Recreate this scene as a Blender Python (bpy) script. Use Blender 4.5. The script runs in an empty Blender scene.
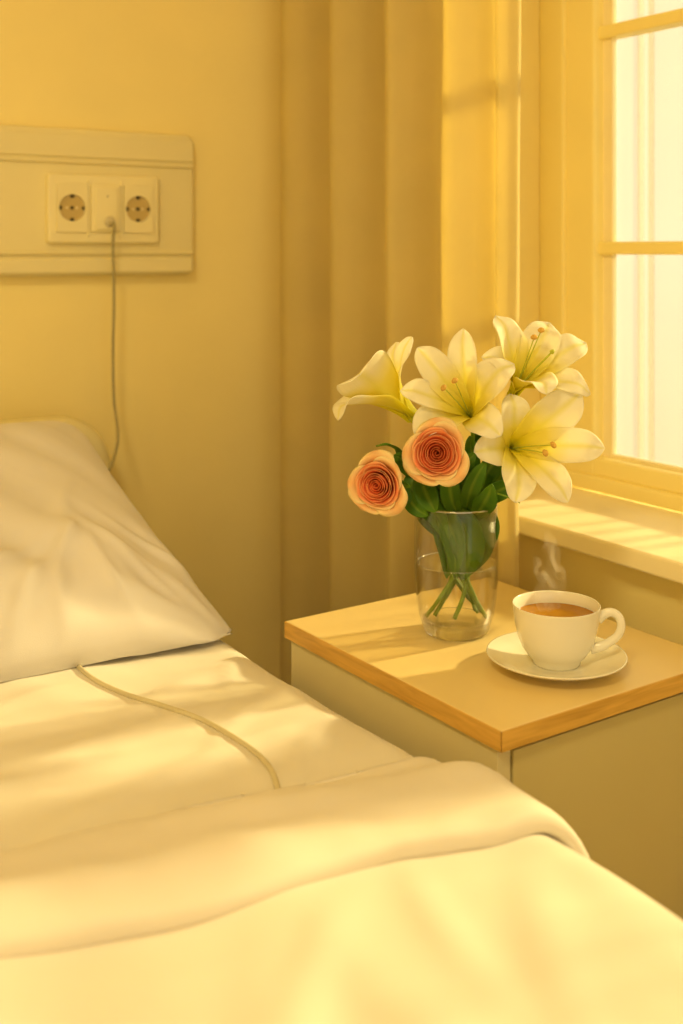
import bpy, bmesh, math, random
from mathutils import Vector, Matrix, noise
random.seed(7)
PI = math.pi
scene = bpy.context.scene
COL = scene.collection

# ------------------------------------------------------------------ camera frame
F = Vector((math.sin(math.radians(33)), math.cos(math.radians(33)), 0))
R = Vector((F.y, -F.x, 0))
CAMZ = 1.17
FPX = 1140.0
def P(px, py, d):
    """point seen at (px,py) of the photograph, d metres in front of the camera"""
    return F * d + R * ((px - 341.5) / FPX * d) + Vector((0, 0, CAMZ - (py - 250) / FPX * d))

# ------------------------------------------------------------------ materials
def mat(name):
    m = bpy.data.materials.new(name); m.use_nodes = True
    nt = m.node_tree
    for n in list(nt.nodes): nt.nodes.remove(n)
    out = nt.nodes.new('ShaderNodeOutputMaterial')
    return m, nt, out
def N(nt, t, **kw):
    n = nt.nodes.new('ShaderNode' + t)
    for k, v in kw.items():
        if k in n.inputs: n.inputs[k].default_value = v
        else: setattr(n, k, v)
    return n
def rgb(c): return (c[0], c[1], c[2], 1)

def plain(name, col, rough=.6, var=.06, scale=30, bump=0, bscale=200, spec=.4, transl=0, stretch=(1,1,1), coat=0):
    m, nt, out = mat(name)
    p = N(nt, 'BsdfPrincipled', Roughness=rough)
    p.inputs['Specular IOR Level'].default_value = spec
    if coat:
        p.inputs['Coat Weight'].default_value = coat; p.inputs['Coat Roughness'].default_value = .08
    tc = N(nt, 'TexCoord'); mp = N(nt, 'Mapping'); mp.inputs['Scale'].default_value = stretch
    nt.links.new(tc.outputs['Object'], mp.inputs['Vector'])
    nz = N(nt, 'TexNoise', Scale=scale, Detail=4.0)
    nt.links.new(mp.outputs[0], nz.inputs['Vector'])
    cr = N(nt, 'ValToRGB')
    cr.color_ramp.elements[0].position = .3; cr.color_ramp.elements[1].position = .7
    cr.color_ramp.elements[0].color = rgb([c * (1 - var) for c in col]); cr.color_ramp.elements[1].color = rgb([min(1, c * (1 + var)) for c in col])
    nt.links.new(nz.outputs[0], cr.inputs[0]); nt.links.new(cr.outputs[0], p.inputs['Base Color'])
    if bump:
        nb = N(nt, 'TexNoise', Scale=bscale, Detail=3.0); nt.links.new(tc.outputs['Object'], nb.inputs['Vector'])
        b = N(nt, 'Bump', Strength=bump, Distance=.001); nt.links.new(nb.outputs[0], b.inputs['Height'])
        nt.links.new(b.outputs[0], p.inputs['Normal'])
    sh = p.outputs[0]
    if transl:
        t = N(nt, 'BsdfTranslucent'); nt.links.new(cr.outputs[0], t.inputs['Color'])
        mx = N(nt, 'MixShader', Fac=transl); nt.links.new(p.outputs[0], mx.inputs[1]); nt.links.new(t.outputs[0], mx.inputs[2]); sh = mx.outputs[0]
    nt.links.new(sh, out.inputs[0])
    return m

def weave(name, col, transl=0, rough=.85, var=.03, transp=0, density=900):
    """woven cloth: fine thread bump, slight tone drift"""
    m, nt, out = mat(name)
    p = N(nt, 'BsdfPrincipled', Roughness=rough)
    p.inputs['Specular IOR Level'].default_value = .2
    p.inputs['Sheen Weight'].default_value = .15
    tc = N(nt, 'TexCoord')
    nz = N(nt, 'TexNoise', Scale=9.0, Detail=3.0); nt.links.new(tc.outputs['Object'], nz.inputs['Vector'])
    cr = N(nt, 'ValToRGB'); cr.color_ramp.elements[0].position = .3; cr.color_ramp.elements[1].position = .7
    cr.color_ramp.elements[0].color = rgb([c * (1 - var) for c in col]); cr.color_ramp.elements[1].color = rgb([min(1, c * (1 + var)) for c in col])
    nt.links.new(nz.outputs[0], cr.inputs[0]); nt.links.new(cr.outputs[0], p.inputs['Base Color'])
    w = N(nt, 'TexNoise', Scale=float(density), Detail=2.0); nt.links.new(tc.outputs['Object'], w.inputs['Vector'])
    b = N(nt, 'Bump', Strength=.25, Distance=.0006); nt.links.new(w.outputs[0], b.inputs['Height']); nt.links.new(b.outputs[0], p.inputs['Normal'])
    sh = p.outputs[0]
    if transl:
        t = N(nt, 'BsdfTranslucent'); nt.links.new(cr.outputs[0], t.inputs['Color'])
        mx = N(nt, 'MixShader', Fac=transl); nt.links.new(sh, mx.inputs[1]); nt.links.new(t.outputs[0], mx.inputs[2]); sh = mx.outputs[0]
    if transp:
        t = N(nt, 'BsdfTransparent'); mx = N(nt, 'MixShader', Fac=transp); nt.links.new(sh, mx.inputs[1]); nt.links.new(t.outputs[0], mx.inputs[2]); sh = mx.outputs[0]
    nt.links.new(sh, out.inputs[0])
    return m

def clear(name, col=(1, 1, 1), ior=1.45, rough=.02, boost=1.0):
    """clear thin glass: passes light straight, mirrors at grazing angles"""
    m, nt, out = mat(name)
    t = N(nt, 'BsdfTransparent', Color=rgb(col)); g = N(nt, 'BsdfGlossy', Roughness=rough)
    lw = N(nt, 'LayerWeight', Blend=.5); pw = N(nt, 'Math', operation='POWER'); pw.inputs[1].default_value = 3.2
    nt.links.new(lw.outputs['Facing'], pw.inputs[0])
    f0 = ((ior - 1) / (ior + 1)) ** 2
    mu = N(nt, 'Math', operation='MULTIPLY_ADD'); mu.inputs[1].default_value = (1 - f0) * boost; mu.inputs[2].default_value = f0; mu.use_clamp = True
    nt.links.new(pw.outputs[0], mu.inputs[0])
    mx = N(nt, 'MixShader'); nt.links.new(mu.outputs[0], mx.inputs[0]); nt.links.new(t.outputs[0], mx.inputs[1]); nt.links.new(g.outputs[0], mx.inputs[2])
    nt.links.new(mx.outputs[0], out.inputs[0])
    return m

def solid_glass(name):
    m, nt, out = mat(name)
    g = N(nt, 'BsdfGlass', IOR=1.35, Roughness=.02); t = N(nt, 'BsdfTransparent')
    mx = N(nt, 'MixShader', Fac=.45); nt.links.new(g.outputs[0], mx.inputs[1]); nt.links.new(t.outputs[0], mx.inputs[2])
    nt.links.new(mx.outputs[0], out.inputs[0]); return m

def uv_petal(name, stops, edge, transl=.35, rough=.55):
    """petal coloured along its length (uv.y) with a streak down the midrib (uv.x=.5)"""
    m, nt, out = mat(name)
    uv = N(nt, 'UVMap'); sp = N(nt, 'SeparateXYZ'); nt.links.new(uv.outputs[0], sp.inputs[0])
    cr = N(nt, 'ValToRGB'); e = cr.color_ramp.elements
    e[0].position, e[0].color = stops[0][0], rgb(stops[0][1]); e[1].position, e[1].color = stops[-1][0], rgb(stops[-1][1])
    for pos, c in stops[1:-1]:
        q = e.new(pos); q.color = rgb(c)
    nt.links.new(sp.outputs[1], cr.inputs[0])
    a = N(nt, 'Math', operation='SUBTRACT'); a.inputs[1].default_value = .5; nt.links.new(sp.outputs[0], a.inputs[0])
    ab = N(nt, 'Math', operation='ABSOLUTE'); nt.links.new(a.outputs[0], ab.inputs[0])
    mr = N(nt, 'MapRange'); mr.inputs['From Min'].default_value = 0; mr.inputs['From Max'].default_value = .13
    mr.inputs['To Min'].default_value = .55; mr.inputs['To Max'].default_value = 0; nt.links.new(ab.outputs[0], mr.inputs[0])
    mx = N(nt, 'MixRGB'); mx.inputs[2].default_value = rgb(edge); nt.links.new(mr.outputs[0], mx.inputs[0]); nt.links.new(cr.outputs[0], mx.inputs[1])
    p = N(nt, 'BsdfPrincipled', Roughness=rough); p.inputs['Specular IOR Level'].default_value = .3
    t = N(nt, 'BsdfTranslucent'); ms = N(nt, 'MixShader', Fac=transl)
    nt.links.new(mx.outputs[0], p.inputs['Base Color']); nt.links.new(mx.outputs[0], t.inputs['Color'])
    # fine lengthwise veins
    mp = N(nt, 'Mapping'); mp.inputs['Scale'].default_value = (26, 1.2, 1); nt.links.new(uv.outputs[0], mp.inputs[0])
    nz = N(nt, 'TexNoise', Scale=1.6, Detail=2.0); nt.links.new(mp.outputs[0], nz.inputs['Vector'])
    b = N(nt, 'Bump', Strength=.35, Distance=.0012); nt.links.new(nz.outputs[0], b.inputs['Height']); nt.links.new(b.outputs[0], p.inputs['Normal'])
    nt.links.new(p.outputs[0], ms.inputs[1]); nt.links.new(t.outputs[0], ms.inputs[2]); nt.links.new(ms.outputs[0], out.inputs[0])
    return m

def wood(name, c1, c2, stretch):
    m, nt, out = mat(name)
    tc = N(nt, 'TexCoord'); mp = N(nt, 'Mapping'); mp.inputs['Scale'].default_value = stretch
    nt.links.new(tc.outputs['Object'], mp.inputs[0])
    nz = N(nt, 'TexNoise', Scale=6.0, Detail=6.0, Distortion=.6); nt.links.new(mp.outputs[0], nz.inputs['Vector'])
    cr = N(nt, 'ValToRGB'); cr.color_ramp.elements[0].position = .3; cr.color_ramp.elements[1].position = .68
    cr.color_ramp.elements[0].color = rgb(c1); cr.color_ramp.elements[1].color = rgb(c2)
    nt.links.new(nz.outputs[0], cr.inputs[0])
    p = N(nt, 'BsdfPrincipled', Roughness=.42); nt.links.new(cr.outputs[0], p.inputs['Base Color']); nt.links.new(p.outputs[0], out.inputs[0])
    return m

M = {}
M['wall'] = plain('warm_painted_wall', (.93, .80, .36), .85, .03, 5, bump=.25, bscale=260)
M['ceiling'] = plain('ceiling_paint', (.92, .84, .62), .9, .02, 5)
M['floor'] = plain('floor_vinyl', (.50, .36, .17), .5, .10, 12, stretch=(1, 6, 1))
M['sill'] = plain('painted_sill', (.93, .84, .58), .5, .02, 9)
M['frame'] = plain('window_frame_paint', (.95, .83, .37), .45, .02, 9)
M['trunk'] = plain('trunking_plastic', (.82, .74, .42), .45, .02, 7)
M['socket'] = plain('socket_plastic', (.86, .78, .46), .35, .02, 8)
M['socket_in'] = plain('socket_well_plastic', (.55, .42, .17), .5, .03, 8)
M['hole'] = plain('contact_dark', (.03, .02, .01), .5, .1, 8)
M['cable'] = plain('cable_rubber', (.60, .54, .36), .5, .04, 60)
M['cord'] = plain('cord_rubber', (.36, .32, .17), .5, .04, 60)
M['headboard'] = plain('headboard_laminate', (.80, .73, .42), .5, .02, 7)
M['metal'] = plain('bed_metal', (.55, .52, .45), .4, .05, 20)
M['pillow'] = weave('pillow_cotton', (.76, .73, .71), transl=.05)
M['sheet'] = weave('sheet_cotton', (.74, .70, .62))
M['duvet'] = weave('blanket_cotton', (.74, .69, .61))
M['curtain'] = weave('curtain_cloth', (.86, .76, .38), transl=.50, density=500)
M['voile'] = weave('voile_cloth', (.52, .49, .42), transl=.7, transp=.62, density=700)
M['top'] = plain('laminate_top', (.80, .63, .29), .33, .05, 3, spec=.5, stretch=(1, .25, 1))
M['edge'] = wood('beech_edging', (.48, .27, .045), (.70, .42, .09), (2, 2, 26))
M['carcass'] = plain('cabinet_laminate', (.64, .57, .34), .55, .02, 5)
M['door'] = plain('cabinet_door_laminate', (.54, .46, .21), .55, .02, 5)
M['glass'] = clear('vase_glass', (.985, .98, .955), 1.5, .03, 1.0)
M['pane'] = clear('window_pane', (.98, .98, .96), 1.3, .02, .6)
M['base_glass'] = solid_glass('thick_base_glass')
M['rim_glass'] = clear('rim_glass', (1, 1, .98), 3.4, .12, 1.0)
M['water'] = clear('vase_water', (.985, .975, .92), 1.33, .02, .6)
M['china'] = plain('glazed_china', (.82, .79, .68), .22, .01, 6, spec=.5, coat=.3)
M['tea'] = plain('tea_liquid', (.38, .17, .010), .08, .05, 10, spec=.3)
M["stem"] = plain("stem_green", (.24, .38, .03), .5, .18, 60, transl=.25)
M['leaf'] = uv_petal('leaf_green', [(0, (.08, .17, .006)), (.6, (.06, .17, .006)), (1, (.12, .27, .01))], (.24, .36, .03), .25, .45)
M['lily'] = uv_petal('lily_petal', [(0, (.72, .72, .03)), (.22, (.90, .82, .03)), (.45, (.94, .87, .20)), (.64, (.96, .93, .74)), (1, (.97, .95, .84))], (.86, .82, .16), .42)
M['filament'] = plain('filament_green', (.55, .60, .06), .5, .05, 40, transl=.2)
M['anther'] = plain('pollen_orange', (.62, .38, .08), .9, .15, 200)
M['bud'] = M['stem']
def rose_mat(name, base, mid, rim):
    return uv_petal(name, [(0, base), (.62, mid), (.86, tuple((a + b) / 2 for a, b in zip(mid, rim))), (1, rim)], mid, .3, .6)
M['rose0'] = rose_mat('rose_heart', (.75, .06, .01), (.85, .12, .03), (.92, .26, .08))
M['rose1'] = rose_mat('rose_inner', (.85, .10, .02), (.93, .20, .07), (.97, .42, .17))
M['rose2'] = rose_mat('rose_middle', (.90, .18, .05), (.95, .32, .13), (.97, .58, .27))
M['rose3'] = rose_mat('rose_outer', (.92, .40, .13), (.95, .57, .24), (.98, .86, .48))

# ------------------------------------------------------------------ object helpers
def tag(o, label=None, cat=None, group=None, kind=None):
    if label: o['label'] = label
    if cat: o['category'] = cat
    if group: o['group'] = group
    if kind: o['kind'] = kind
    return o
def link_mesh(name, verts, faces, m, parent=None, uvs=None, smooth=True):
    me = bpy.data.meshes.new(name); me.from_pydata([tuple(v) for v in verts], [], faces); me.update()
    if uvs:
        ul = me.uv_layers.new(name='UVMap')
        for l in me.loops: ul.data[l.index].uv = uvs[l.vertex_index]
    if smooth:
        for p in me.polygons: p.use_smooth = True
    me.materials.append(m)
    o = bpy.data.objects.new(name, me); COL.objects.link(o)
    if parent:
        o.parent = parent
        o.matrix_parent_inverse = parent_world(parent).inverted()
    return o
def parent_world(p):
    w = p.matrix_basis.copy()
    if p.parent: w = parent_world(p.parent) @ p.matrix_parent_inverse @ w
    return w
def empty(name, loc):
    o = bpy.data.objects.new(name, None); COL.objects.link(o); o.location = loc; o.empty_display_size = .05
    return o
def grid(fn, nu, nv, closed_u=False, flip=False):
    vs, fs, uv = [], [], []
    for j in range(nv + 1):
        for i in range(nu if closed_u else nu + 1):
            vs.append(fn(i / nu, j / nv)); uv.append((i / nu, j / nv))
    W = nu if closed_u else nu + 1
    for j in range(nv):
        for i in range(nu):
            a, b = j * W + i, j * W + (i + 1) % W
            q = (a, b, b + W, a + W)
            fs.append(q[::-1] if flip else q)
    return vs, fs, uv
def box(name, lo, hi, m, parent=None, bev=0, seg=2, extra=None):
    bm = bmesh.new()
    boxes = [(lo, hi)] + (extra or [])
    for lo_, hi_ in boxes:
        r = bmesh.ops.create_cube(bm, size=1)
        c = [(a + b) / 2 for a, b in zip(lo_, hi_)]; s = [abs(b - a) for a, b in zip(lo_, hi_)]
        for v in r['verts']: v.co = Vector((c[0] + v.co.x * s[0], c[1] + v.co.y * s[1], c[2] + v.co.z * s[2]))
    if bev: bmesh.ops.bevel(bm, geom=bm.edges[:], offset=bev, segments=seg, affect='EDGES', profile=.5)
    me = bpy.data.meshes.new(name); bm.to_mesh(me); bm.free(); me.materials.append(m)
    o = bpy.data.objects.new(name, me); COL.objects.link(o)
    if parent: o.parent = parent; o.matrix_parent_inverse = parent_world(parent).inverted()
    return o
def lathe(name, prof, centre, m, parent=None, seg=64, smooth=True):
    vs, fs = [], []
    n = len(prof)
    ring = []
    for r, z in prof:
        if r < 1e-6:
            ring.append([len(vs)]); vs.append((centre[0], centre[1], centre[2] + z))
        else:
            ring.append(list(range(len(vs), len(vs) + seg)))
            for k in range(seg):
                a = 2 * PI * k / seg; vs.append((centre[0] + r * math.cos(a), centre[1] + r * math.sin(a), centre[2] + z))
    for a, b in zip(ring, ring[1:]):
        for k in range(seg):
            k2 = (k + 1) % seg
            if len(a) == 1 and len(b) == 1: continue
            if len(a) == 1: fs.append((a[0], b[k2], b[k]))
            elif len(b) == 1: fs.append((a[k], a[k2], b[0]))
            else: fs.append((a[k], a[k2], b[k2], b[k]))
    return link_mesh(name, vs, fs, m, parent, smooth=smooth)
def catmull(pts, n):
    pts = [Vector(p) for p in pts]; q = [pts[0] * 2 - pts[1]] + pts + [pts[-1] * 2 - pts[-2]]
    out = []
    for i in range(1, len(q) - 2):
        for k in range(n):
            t = k / n; a, b, c, d = q[i - 1], q[i], q[i + 1], q[i + 2]
            out.append(.5 * ((2 * b) + (c - a) * t + (2 * a - 5 * b + 4 * c - d) * t * t + (3 * b - a - 3 * c + d) * t ** 3))
    out.append(pts[-1]); return out
def tube(name, pts, rad, m, parent=None, seg=10, n=8, cap=True, flat=1.0):
    path = catmull(pts, n) if n > 1 else [Vector(p) for p in pts]
    L = len(path); vs, fs, uv = [], [], []
    up = Vector((0, 0, 1)); t0 = (path[1] - path[0]).normalized()
    nrm = t0.cross(up) if abs(t0.dot(up)) < .9 else t0.cross(Vector((1, 0, 0)))
    nrm.normalize()
    for i, p in enumerate(path):
        t = (path[min(i + 1, L - 1)] - path[max(i - 1, 0)]).normalized()
        nrm = (nrm - t * nrm.dot(t)).normalized(); bn = t.cross(nrm)
        r = rad(i / (L - 1)) if callable(rad) else rad
        for k in range(seg):
            a = 2 * PI * k / seg
            vs.append(p + nrm * math.cos(a) * r + bn * math.sin(a) * r * flat); uv.append((k / seg, i / (L - 1)))
    for i in range(L - 1):
        for k in range(seg):
            fs.append((i * seg + k, i * seg + (k + 1) % seg, (i + 1) * seg + (k + 1) % seg, (i + 1) * seg + k))
    if cap:
        fs.append(tuple(range(seg))[::-1]); fs.append(tuple((L - 1) * seg + k for k in range(seg)))
    return link_mesh(name, vs, fs, m, parent, uv)
def solid(o, th, off=0):
    s = o.modifiers.new('Solidify', 'SOLIDIFY'); s.thickness = th; s.offset = off; return o
def sub(o, lv=1):
    s = o.modifiers.new('Subdivision', 'SUBSURF'); s.levels = lv; s.render_levels = lv; return o
def smooth(t): t = max(0, min(1, t)); return t * t * (3 - 2 * t)
def nz(x, y, z=0.0): return noise.noise(Vector((x, y, z)))

# ------------------------------------------------------------------ the room
XW, YW = 1.13, 1.85          # inner faces of the window wall and of the back wall
XL, YF, ZC = -1.9, -2.2, 2.6
def struct(o): o['kind'] = 'structure'; return o
struct(box('floor', (XL - .15, YF - .1, -.1), (1.42, YW + .15, 0), M['floor']))
struct(box('ceiling', (XL - .15, YF - .1, ZC), (1.42, YW + .15, ZC + .1), M['ceiling']))
struct(box('wall_back', (XL - .15, YW, 0), (1.42, YW + .15, ZC), M['wall']))
struct(box('wall_left', (XL - .15, YF - .1, 0), (XL, YW, ZC), M['wall']))
WY0, WY1, WZ0, WZ1 = .05, 1.40, .793, 2.24
struct(box('wall_right', (XW, WY1, 0), (1.42, YW, ZC), M['wall'],
    extra=[((XW, YF - .1, 0), (1.42, WY0, ZC)), ((XW, WY0, 0), (1.42, WY1, WZ0 - .026)), ((XW, WY0, WZ1), (1.42, WY1, ZC))]))
struct(box('baseboard_back', (XL, YW - .015, 0), (XW, YW, .09), M['sill'], bev=.003))
struct(box('baseboard_right', (XW - .015, YF, 0), (XW, YW - .015, .09), M['sill'], bev=.003))
struct(box('trim_1', (1.09, -.05, WZ0 - .026), (1.30, 1.46, WZ0), M['sill'], bev=.004, seg=3,
    ))
bpy.data.objects['trim_1']['label'] = 'painted window sill board'
# window: outer frame, two sashes with glazing bars, panes
win = struct(empty('window_1', (1.33, (WY0 + WY1) / 2, WZ0)))
fx0, fx1 = 1.298, 1.36
box('outer_frame', (fx0, WY1 - .055, WZ0), (fx1, WY1, WZ1), M['frame'], win, bev=.003,
    extra=[((fx0, WY0, WZ0), (fx1, WY0 + .055, WZ1)), ((fx0 + .001, WY0 + .05, WZ0), (fx1 - .001, WY1 - .05, WZ0 + .024)), ((fx0 + .001, WY0 + .05, WZ1 - .05), (fx1, WY1 - .05, WZ1)),
           ((fx0 + .0015, .70, WZ0 + .02), (fx1 - .0015, .75, WZ1 - .04))])
def sash(y0, y1):
    s = box('sash', (1.306, y1 - .064, WZ0 + .022), (1.352, y1, WZ1 - .045), M['frame'], win, bev=.004,
        extra=[((1.306, y0, WZ0 + .022), (1.352, y0 + .064, WZ1 - .045)), ((1.3068, y0 + .05, WZ0 + .0225), (1.3512, y1 - .05, WZ0 + .052)), ((1.3068, y0 + .05, WZ1 - .09), (1.3512, y1 - .05, WZ1 - .0455))])
    box('glazing_bead', (1.326, y1 - .084, WZ0 + .05), (1.336, y1 - .062, WZ1 - .088), M['sill'], s, bev=.002,
        extra=[((1.326, y0 + .062, WZ0 + .05), (1.336, y0 + .084, WZ1 - .088)), ((1.3268, y0 + .07, WZ0 + .0505), (1.3352, y1 - .07, WZ0 + .058))])
    for zb in (1.173, 1.512, 1.85):
        box('glazing_bar', (1.316, y0 + .05, zb - .010), (1.348, y1 - .05, zb + .010), M['frame'], s, bev=.003)
    box('pane', (1.338, y0 + .05, WZ0 + .04), (1.341, y1 - .05, WZ1 - .08), M['pane'], s)
sash(.748, WY1 - .052); sash(WY0 + .052, .702)

# ------------------------------------------------------------------ curtain on a rod
rod = empty('curtain_rod', (1.05, 1.0, 2.42))
tag(rod, 'metal rod above the window that the gathered curtain hangs from', 'curtain rod')
tube('pole', [(1.05, -.1, 2.42), (1.05, .8, 2.42), (1.05, 1.83, 2.42)], .012, M['metal'], rod, seg=16, n=1)
for y in (.0, 1.55): box('bracket', (1.045, y - .01, 2.405), (1.13, y + .01, 2.42), M['metal'], rod, bev=.002)
CUR = [(1.085, 1.825), (1.035, 1.835), (1.02, 1.80), (1.040, 1.765), (1.078, 1.74), (1.080, 1.70), (1.040, 1.665), (1.022, 1.635), (1.045, 1.600), (1.080, 1.575), (1.080, 1.535),
       (1.040, 1.505), (1.024, 1.475), (1.045, 1.455), (1.078, 1.430), (1.075, 1.385), (1.040, 1.365), (1.028, 1.335), (1.048, 1.305), (1.066, 1.285), (1.052, 1.262), (1.038, 1.238), (1.052, 1.222), (1.064, 1.226)]
cpath = catmull([(x, 1.18 + (y - 1.222) * .985, 0) for x, y in CUR], 7)
def cur_fn(u, v):
    i = min(int(u * (len(cpath) - 1) + 1e-6), len(cpath) - 1); p = cpath[i]
    z = .04 + v * 2.37
    k = .85 + .15 * (1 - v) + .05 * nz(u * 9, z * 2) + .35 * smooth(u * 5) * smooth((1 - u) * 6)
    x = 1.050 + (p.x - 1.052) * k; x = min(x, 1.084)
    return Vector((x + .003 * nz(u * 20, z * 3, 4), min(p.y + .006 * nz(u * 7, z * 1.6, 2), 1.838), z))
v, f, uv = grid(cur_fn, len(cpath) - 1, 40)
cur = link_mesh('curtain', v, f, M['curtain'], None, uv)
solid(cur, .0012); tag(cur, 'long golden curtain gathered in deep vertical folds in the corner beside the window', 'curtain')
# sheer hanging outside the panes
def voile_fn(u, v):
    y = -.55 + u * 2.5
    k = y * 56 + 3 * nz(y * 5, 0)
    return Vector((1.50 + .018 * math.sin(k), y + .0175 * math.sin(2 * k), .55 + v * 1.95))
v, f, uv = grid(voile_fn, 900, 3)
vo = link_mesh('sheer_curtain', v, f, M['voile'], None, uv); tag(vo, 'pale sheer curtain glowing outside the window panes', 'sheer curtain')

# ------------------------------------------------------------------ bed-head panel, sockets, hanging cable
YP = YW
panel = empty('wall_panel', (.3, YP, .0 + 1.25)); tag(panel, 'cream moulded service panel mounted on the wall above the bed', 'wall panel')
px1, pz0, pz1 = .879, 1.126, 1.372
def round_plate(name, x0, x1, z0, z1, yb, yf, rad, m, parent, bev=.004, seg=8):
    """plate in the XZ plane with rounded corners, soft front edge"""
    pts = []
    for cx, cz, a0 in ((x1 - rad, z1 - rad, 0), (x0 + rad, z1 - rad, 90), (x0 + rad, z0 + rad, 180), (x1 - rad, z0 + rad, 270)):
        for k in range(seg + 1):
            a = math.radians(a0 + 90 * k / seg); pts.append((cx + rad * math.cos(a), cz + rad * math.sin(a)))
    vs, fs = [], []; n = len(pts); cx, cz = (x0 + x1) / 2, (z0 + z1) / 2
    def ringat(y, ins):
        for x, z in pts:
            dx, dz = x - cx, z - cz
            sx = max(0, 1 - ins / ((x1 - x0) / 2)); sz = max(0, 1 - ins / ((z1 - z0) / 2))
            vs.append((cx + dx * sx, y, cz + dz * sz))
    rings = [(yb, 0), (yf + bev, 0), (yf + bev * .62, bev * .08), (yf + bev * .29, bev * .29), (yf + bev * .08, bev * .62), (yf, bev)]
    for y, i in rings: ringat(y, i)
    for r in range(len(rings) - 1):
        for k in range(n):
            fs.append((r * n + k, r * n + (k + 1) % n, (r + 1) * n + (k + 1) % n, (r + 1) * n + k))
    fs.append(tuple(range(n))[::-1]); fs.append(tuple(range((len(rings) - 1) * n, len(rings) * n)))
    o = link_mesh(name, vs, fs, m, parent)
    e = o.modifiers.new('Edge', 'EDGE_SPLIT'); e.split_angle = math.radians(35)
    return o
round_plate('back_plate', -.35, px1, pz0, pz1, YP, YP - .020, .016, M['trunk'], panel, .006)
box('upper_rail', (-.34, YP - .024, pz1 - .048), (px1 - .004, YP - .018, pz1 - .010), M['trunk'], panel, bev=.002)
box('upper_bead', (-.34, YP - .026, pz1 - .058), (px1 - .004, YP - .018, pz1 - .053), M['trunk'], panel, bev=.0015)
box('lower_rail', (-.34, YP - .030, pz0 + .004), (px1 - .006, YP - .018, pz0 + .032), M['trunk'], panel, bev=.005, seg=3)
box('lower_bead', (-.34, YP - .026, pz0 + .037), (px1 - .004, YP - .018, pz0 + .042), M['trunk'], panel, bev=.0015)
# triple socket
YS = YP - .020
so = empty('wall_socket', (.72, YS, 1.24)); tag(so, 'cream triple wall socket with two round outlets and a middle cable outlet', 'socket')
sx0, sx1, sz0, sz1 = .610, .806, 1.181, 1.296
round_plate('socket_frame', sx0, sx1, sz0, sz1, YS, YS - .013, .006, M['socket'], so, .004)
w3 = (sx1 - sx0 - .022) / 3
def disc(name, cx, cz, r, y0, y1, m, parent, seg=32, ey=1.0):
    vs = [(cx + r * math.cos(2 * PI * k / seg), y0, cz + r * ey * math.sin(2 * PI * k / seg)) for k in range(seg)] + \
         [(cx + r * math.cos(2 * PI * k / seg), y1, cz + r * ey * math.sin(2 * PI * k / seg)) for k in range(seg)]
    fs = [(k, (k + 1) % seg, seg + (k + 1) % seg, seg + k) for k in range(seg)] + [tuple(range(seg))[::-1], tuple(range(seg, 2 * seg))]
    return link_mesh(name, vs, fs, m, parent, smooth=False)
def outlet(cx, cz):
    """square insert with a round sunken well, earth clips and pin holes"""
    hw, hh, rr, S = w3 / 2 - .003, .040, .0225, 48
    yf = YS - .0175; yb = YS - .0135; yw = YS - .0065
    vs, fs = [], []
    def sq(k):
        a = 2 * PI * (k + .5) / S; c, s = math.cos(a), math.sin(a); q = max(abs(c) / hw, abs(s) / hh); return c / q, s / q
    for y, kind in ((yb, 'q'), (yf, 'q'), (yf, 'c'), (yw, 'd')):
        for k in range(S):
            a = 2 * PI * (k + .5) / S
            if kind == 'q': x, z = sq(k)
            elif kind == 'c': x, z = rr * math.cos(a), rr * math.sin(a)
            else: x, z = rr * .94 * math.cos(a), rr * .94 * math.sin(a)
            vs.append((cx + x, y, cz + z))
    for r in range(3):
        for k in range(S): fs.append((r * S + k, r * S + (k + 1) % S, (r + 1) * S + (k + 1) % S, (r + 1) * S + k))
    o = link_mesh('outlet', vs, fs, M['socket'], so, smooth=False)
    # the well (same outlet, darker recess)
    disc('well', cx, cz, rr * .95, YS - .0136, YS - .0140, M['socket_in'], o, 40)
    ywf = YS - .0150
    disc('screw', cx, cz, .0030, ywf, YS - .0138, M['hole'], o, 16)
    for dx in (-.0085, .0085): disc('pin_hole', cx + dx, cz, .0018, YS - .0146, YS - .0138, M['socket'], o, 12)
    for dz in (-.0190, .0190):
        box('earth_clip', (cx - .0028, YS - .0168, cz + dz - .0022), (cx + .0028, YS - .0138, cz + dz + .0022), M['hole'], o, bev=.0005)
    for dx in (-.0190, .0190):
        box('side_notch', (cx + dx - .0018, YS - .0160, cz - .003), (cx + dx + .0018, YS - .0138, cz + .003), M['hole'], o, bev=.0005)
cz = (sz0 + sz1) / 2 + .001
cxs = [sx0 + .011 + w3 * (i + .5) for i in range(3)]
outlet(cxs[0], cz); outlet(cxs[2], cz)
ins = round_plate('blank_insert', cxs[1] - w3 / 2 + .003, cxs[1] + w3 / 2 - .003, cz - .040, cz + .040, YS - .0125, YS - .0185, .002, M['socket'], so, .0025)
round_plate('cover_plate', cxs[1] - .0195, cxs[1] + .0195, cz - .036, cz + .034, YS - .0185, YS - .0215, .002, M['socket'], ins, .0015)
disc('indicator_hole', cxs[1] + .001, cz + .020, .0012, YS - .0222, YS - .0210, M['hole'], ins, 12)
for xs in (cxs[0] + w3 / 2, cxs[1] + w3 / 2):
    box('divider', (xs - .0018, YS - .0160, sz0 + .010), (xs + .0018, YS - .012, sz1 - .010), M['socket'], so, bev=.001)
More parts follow.
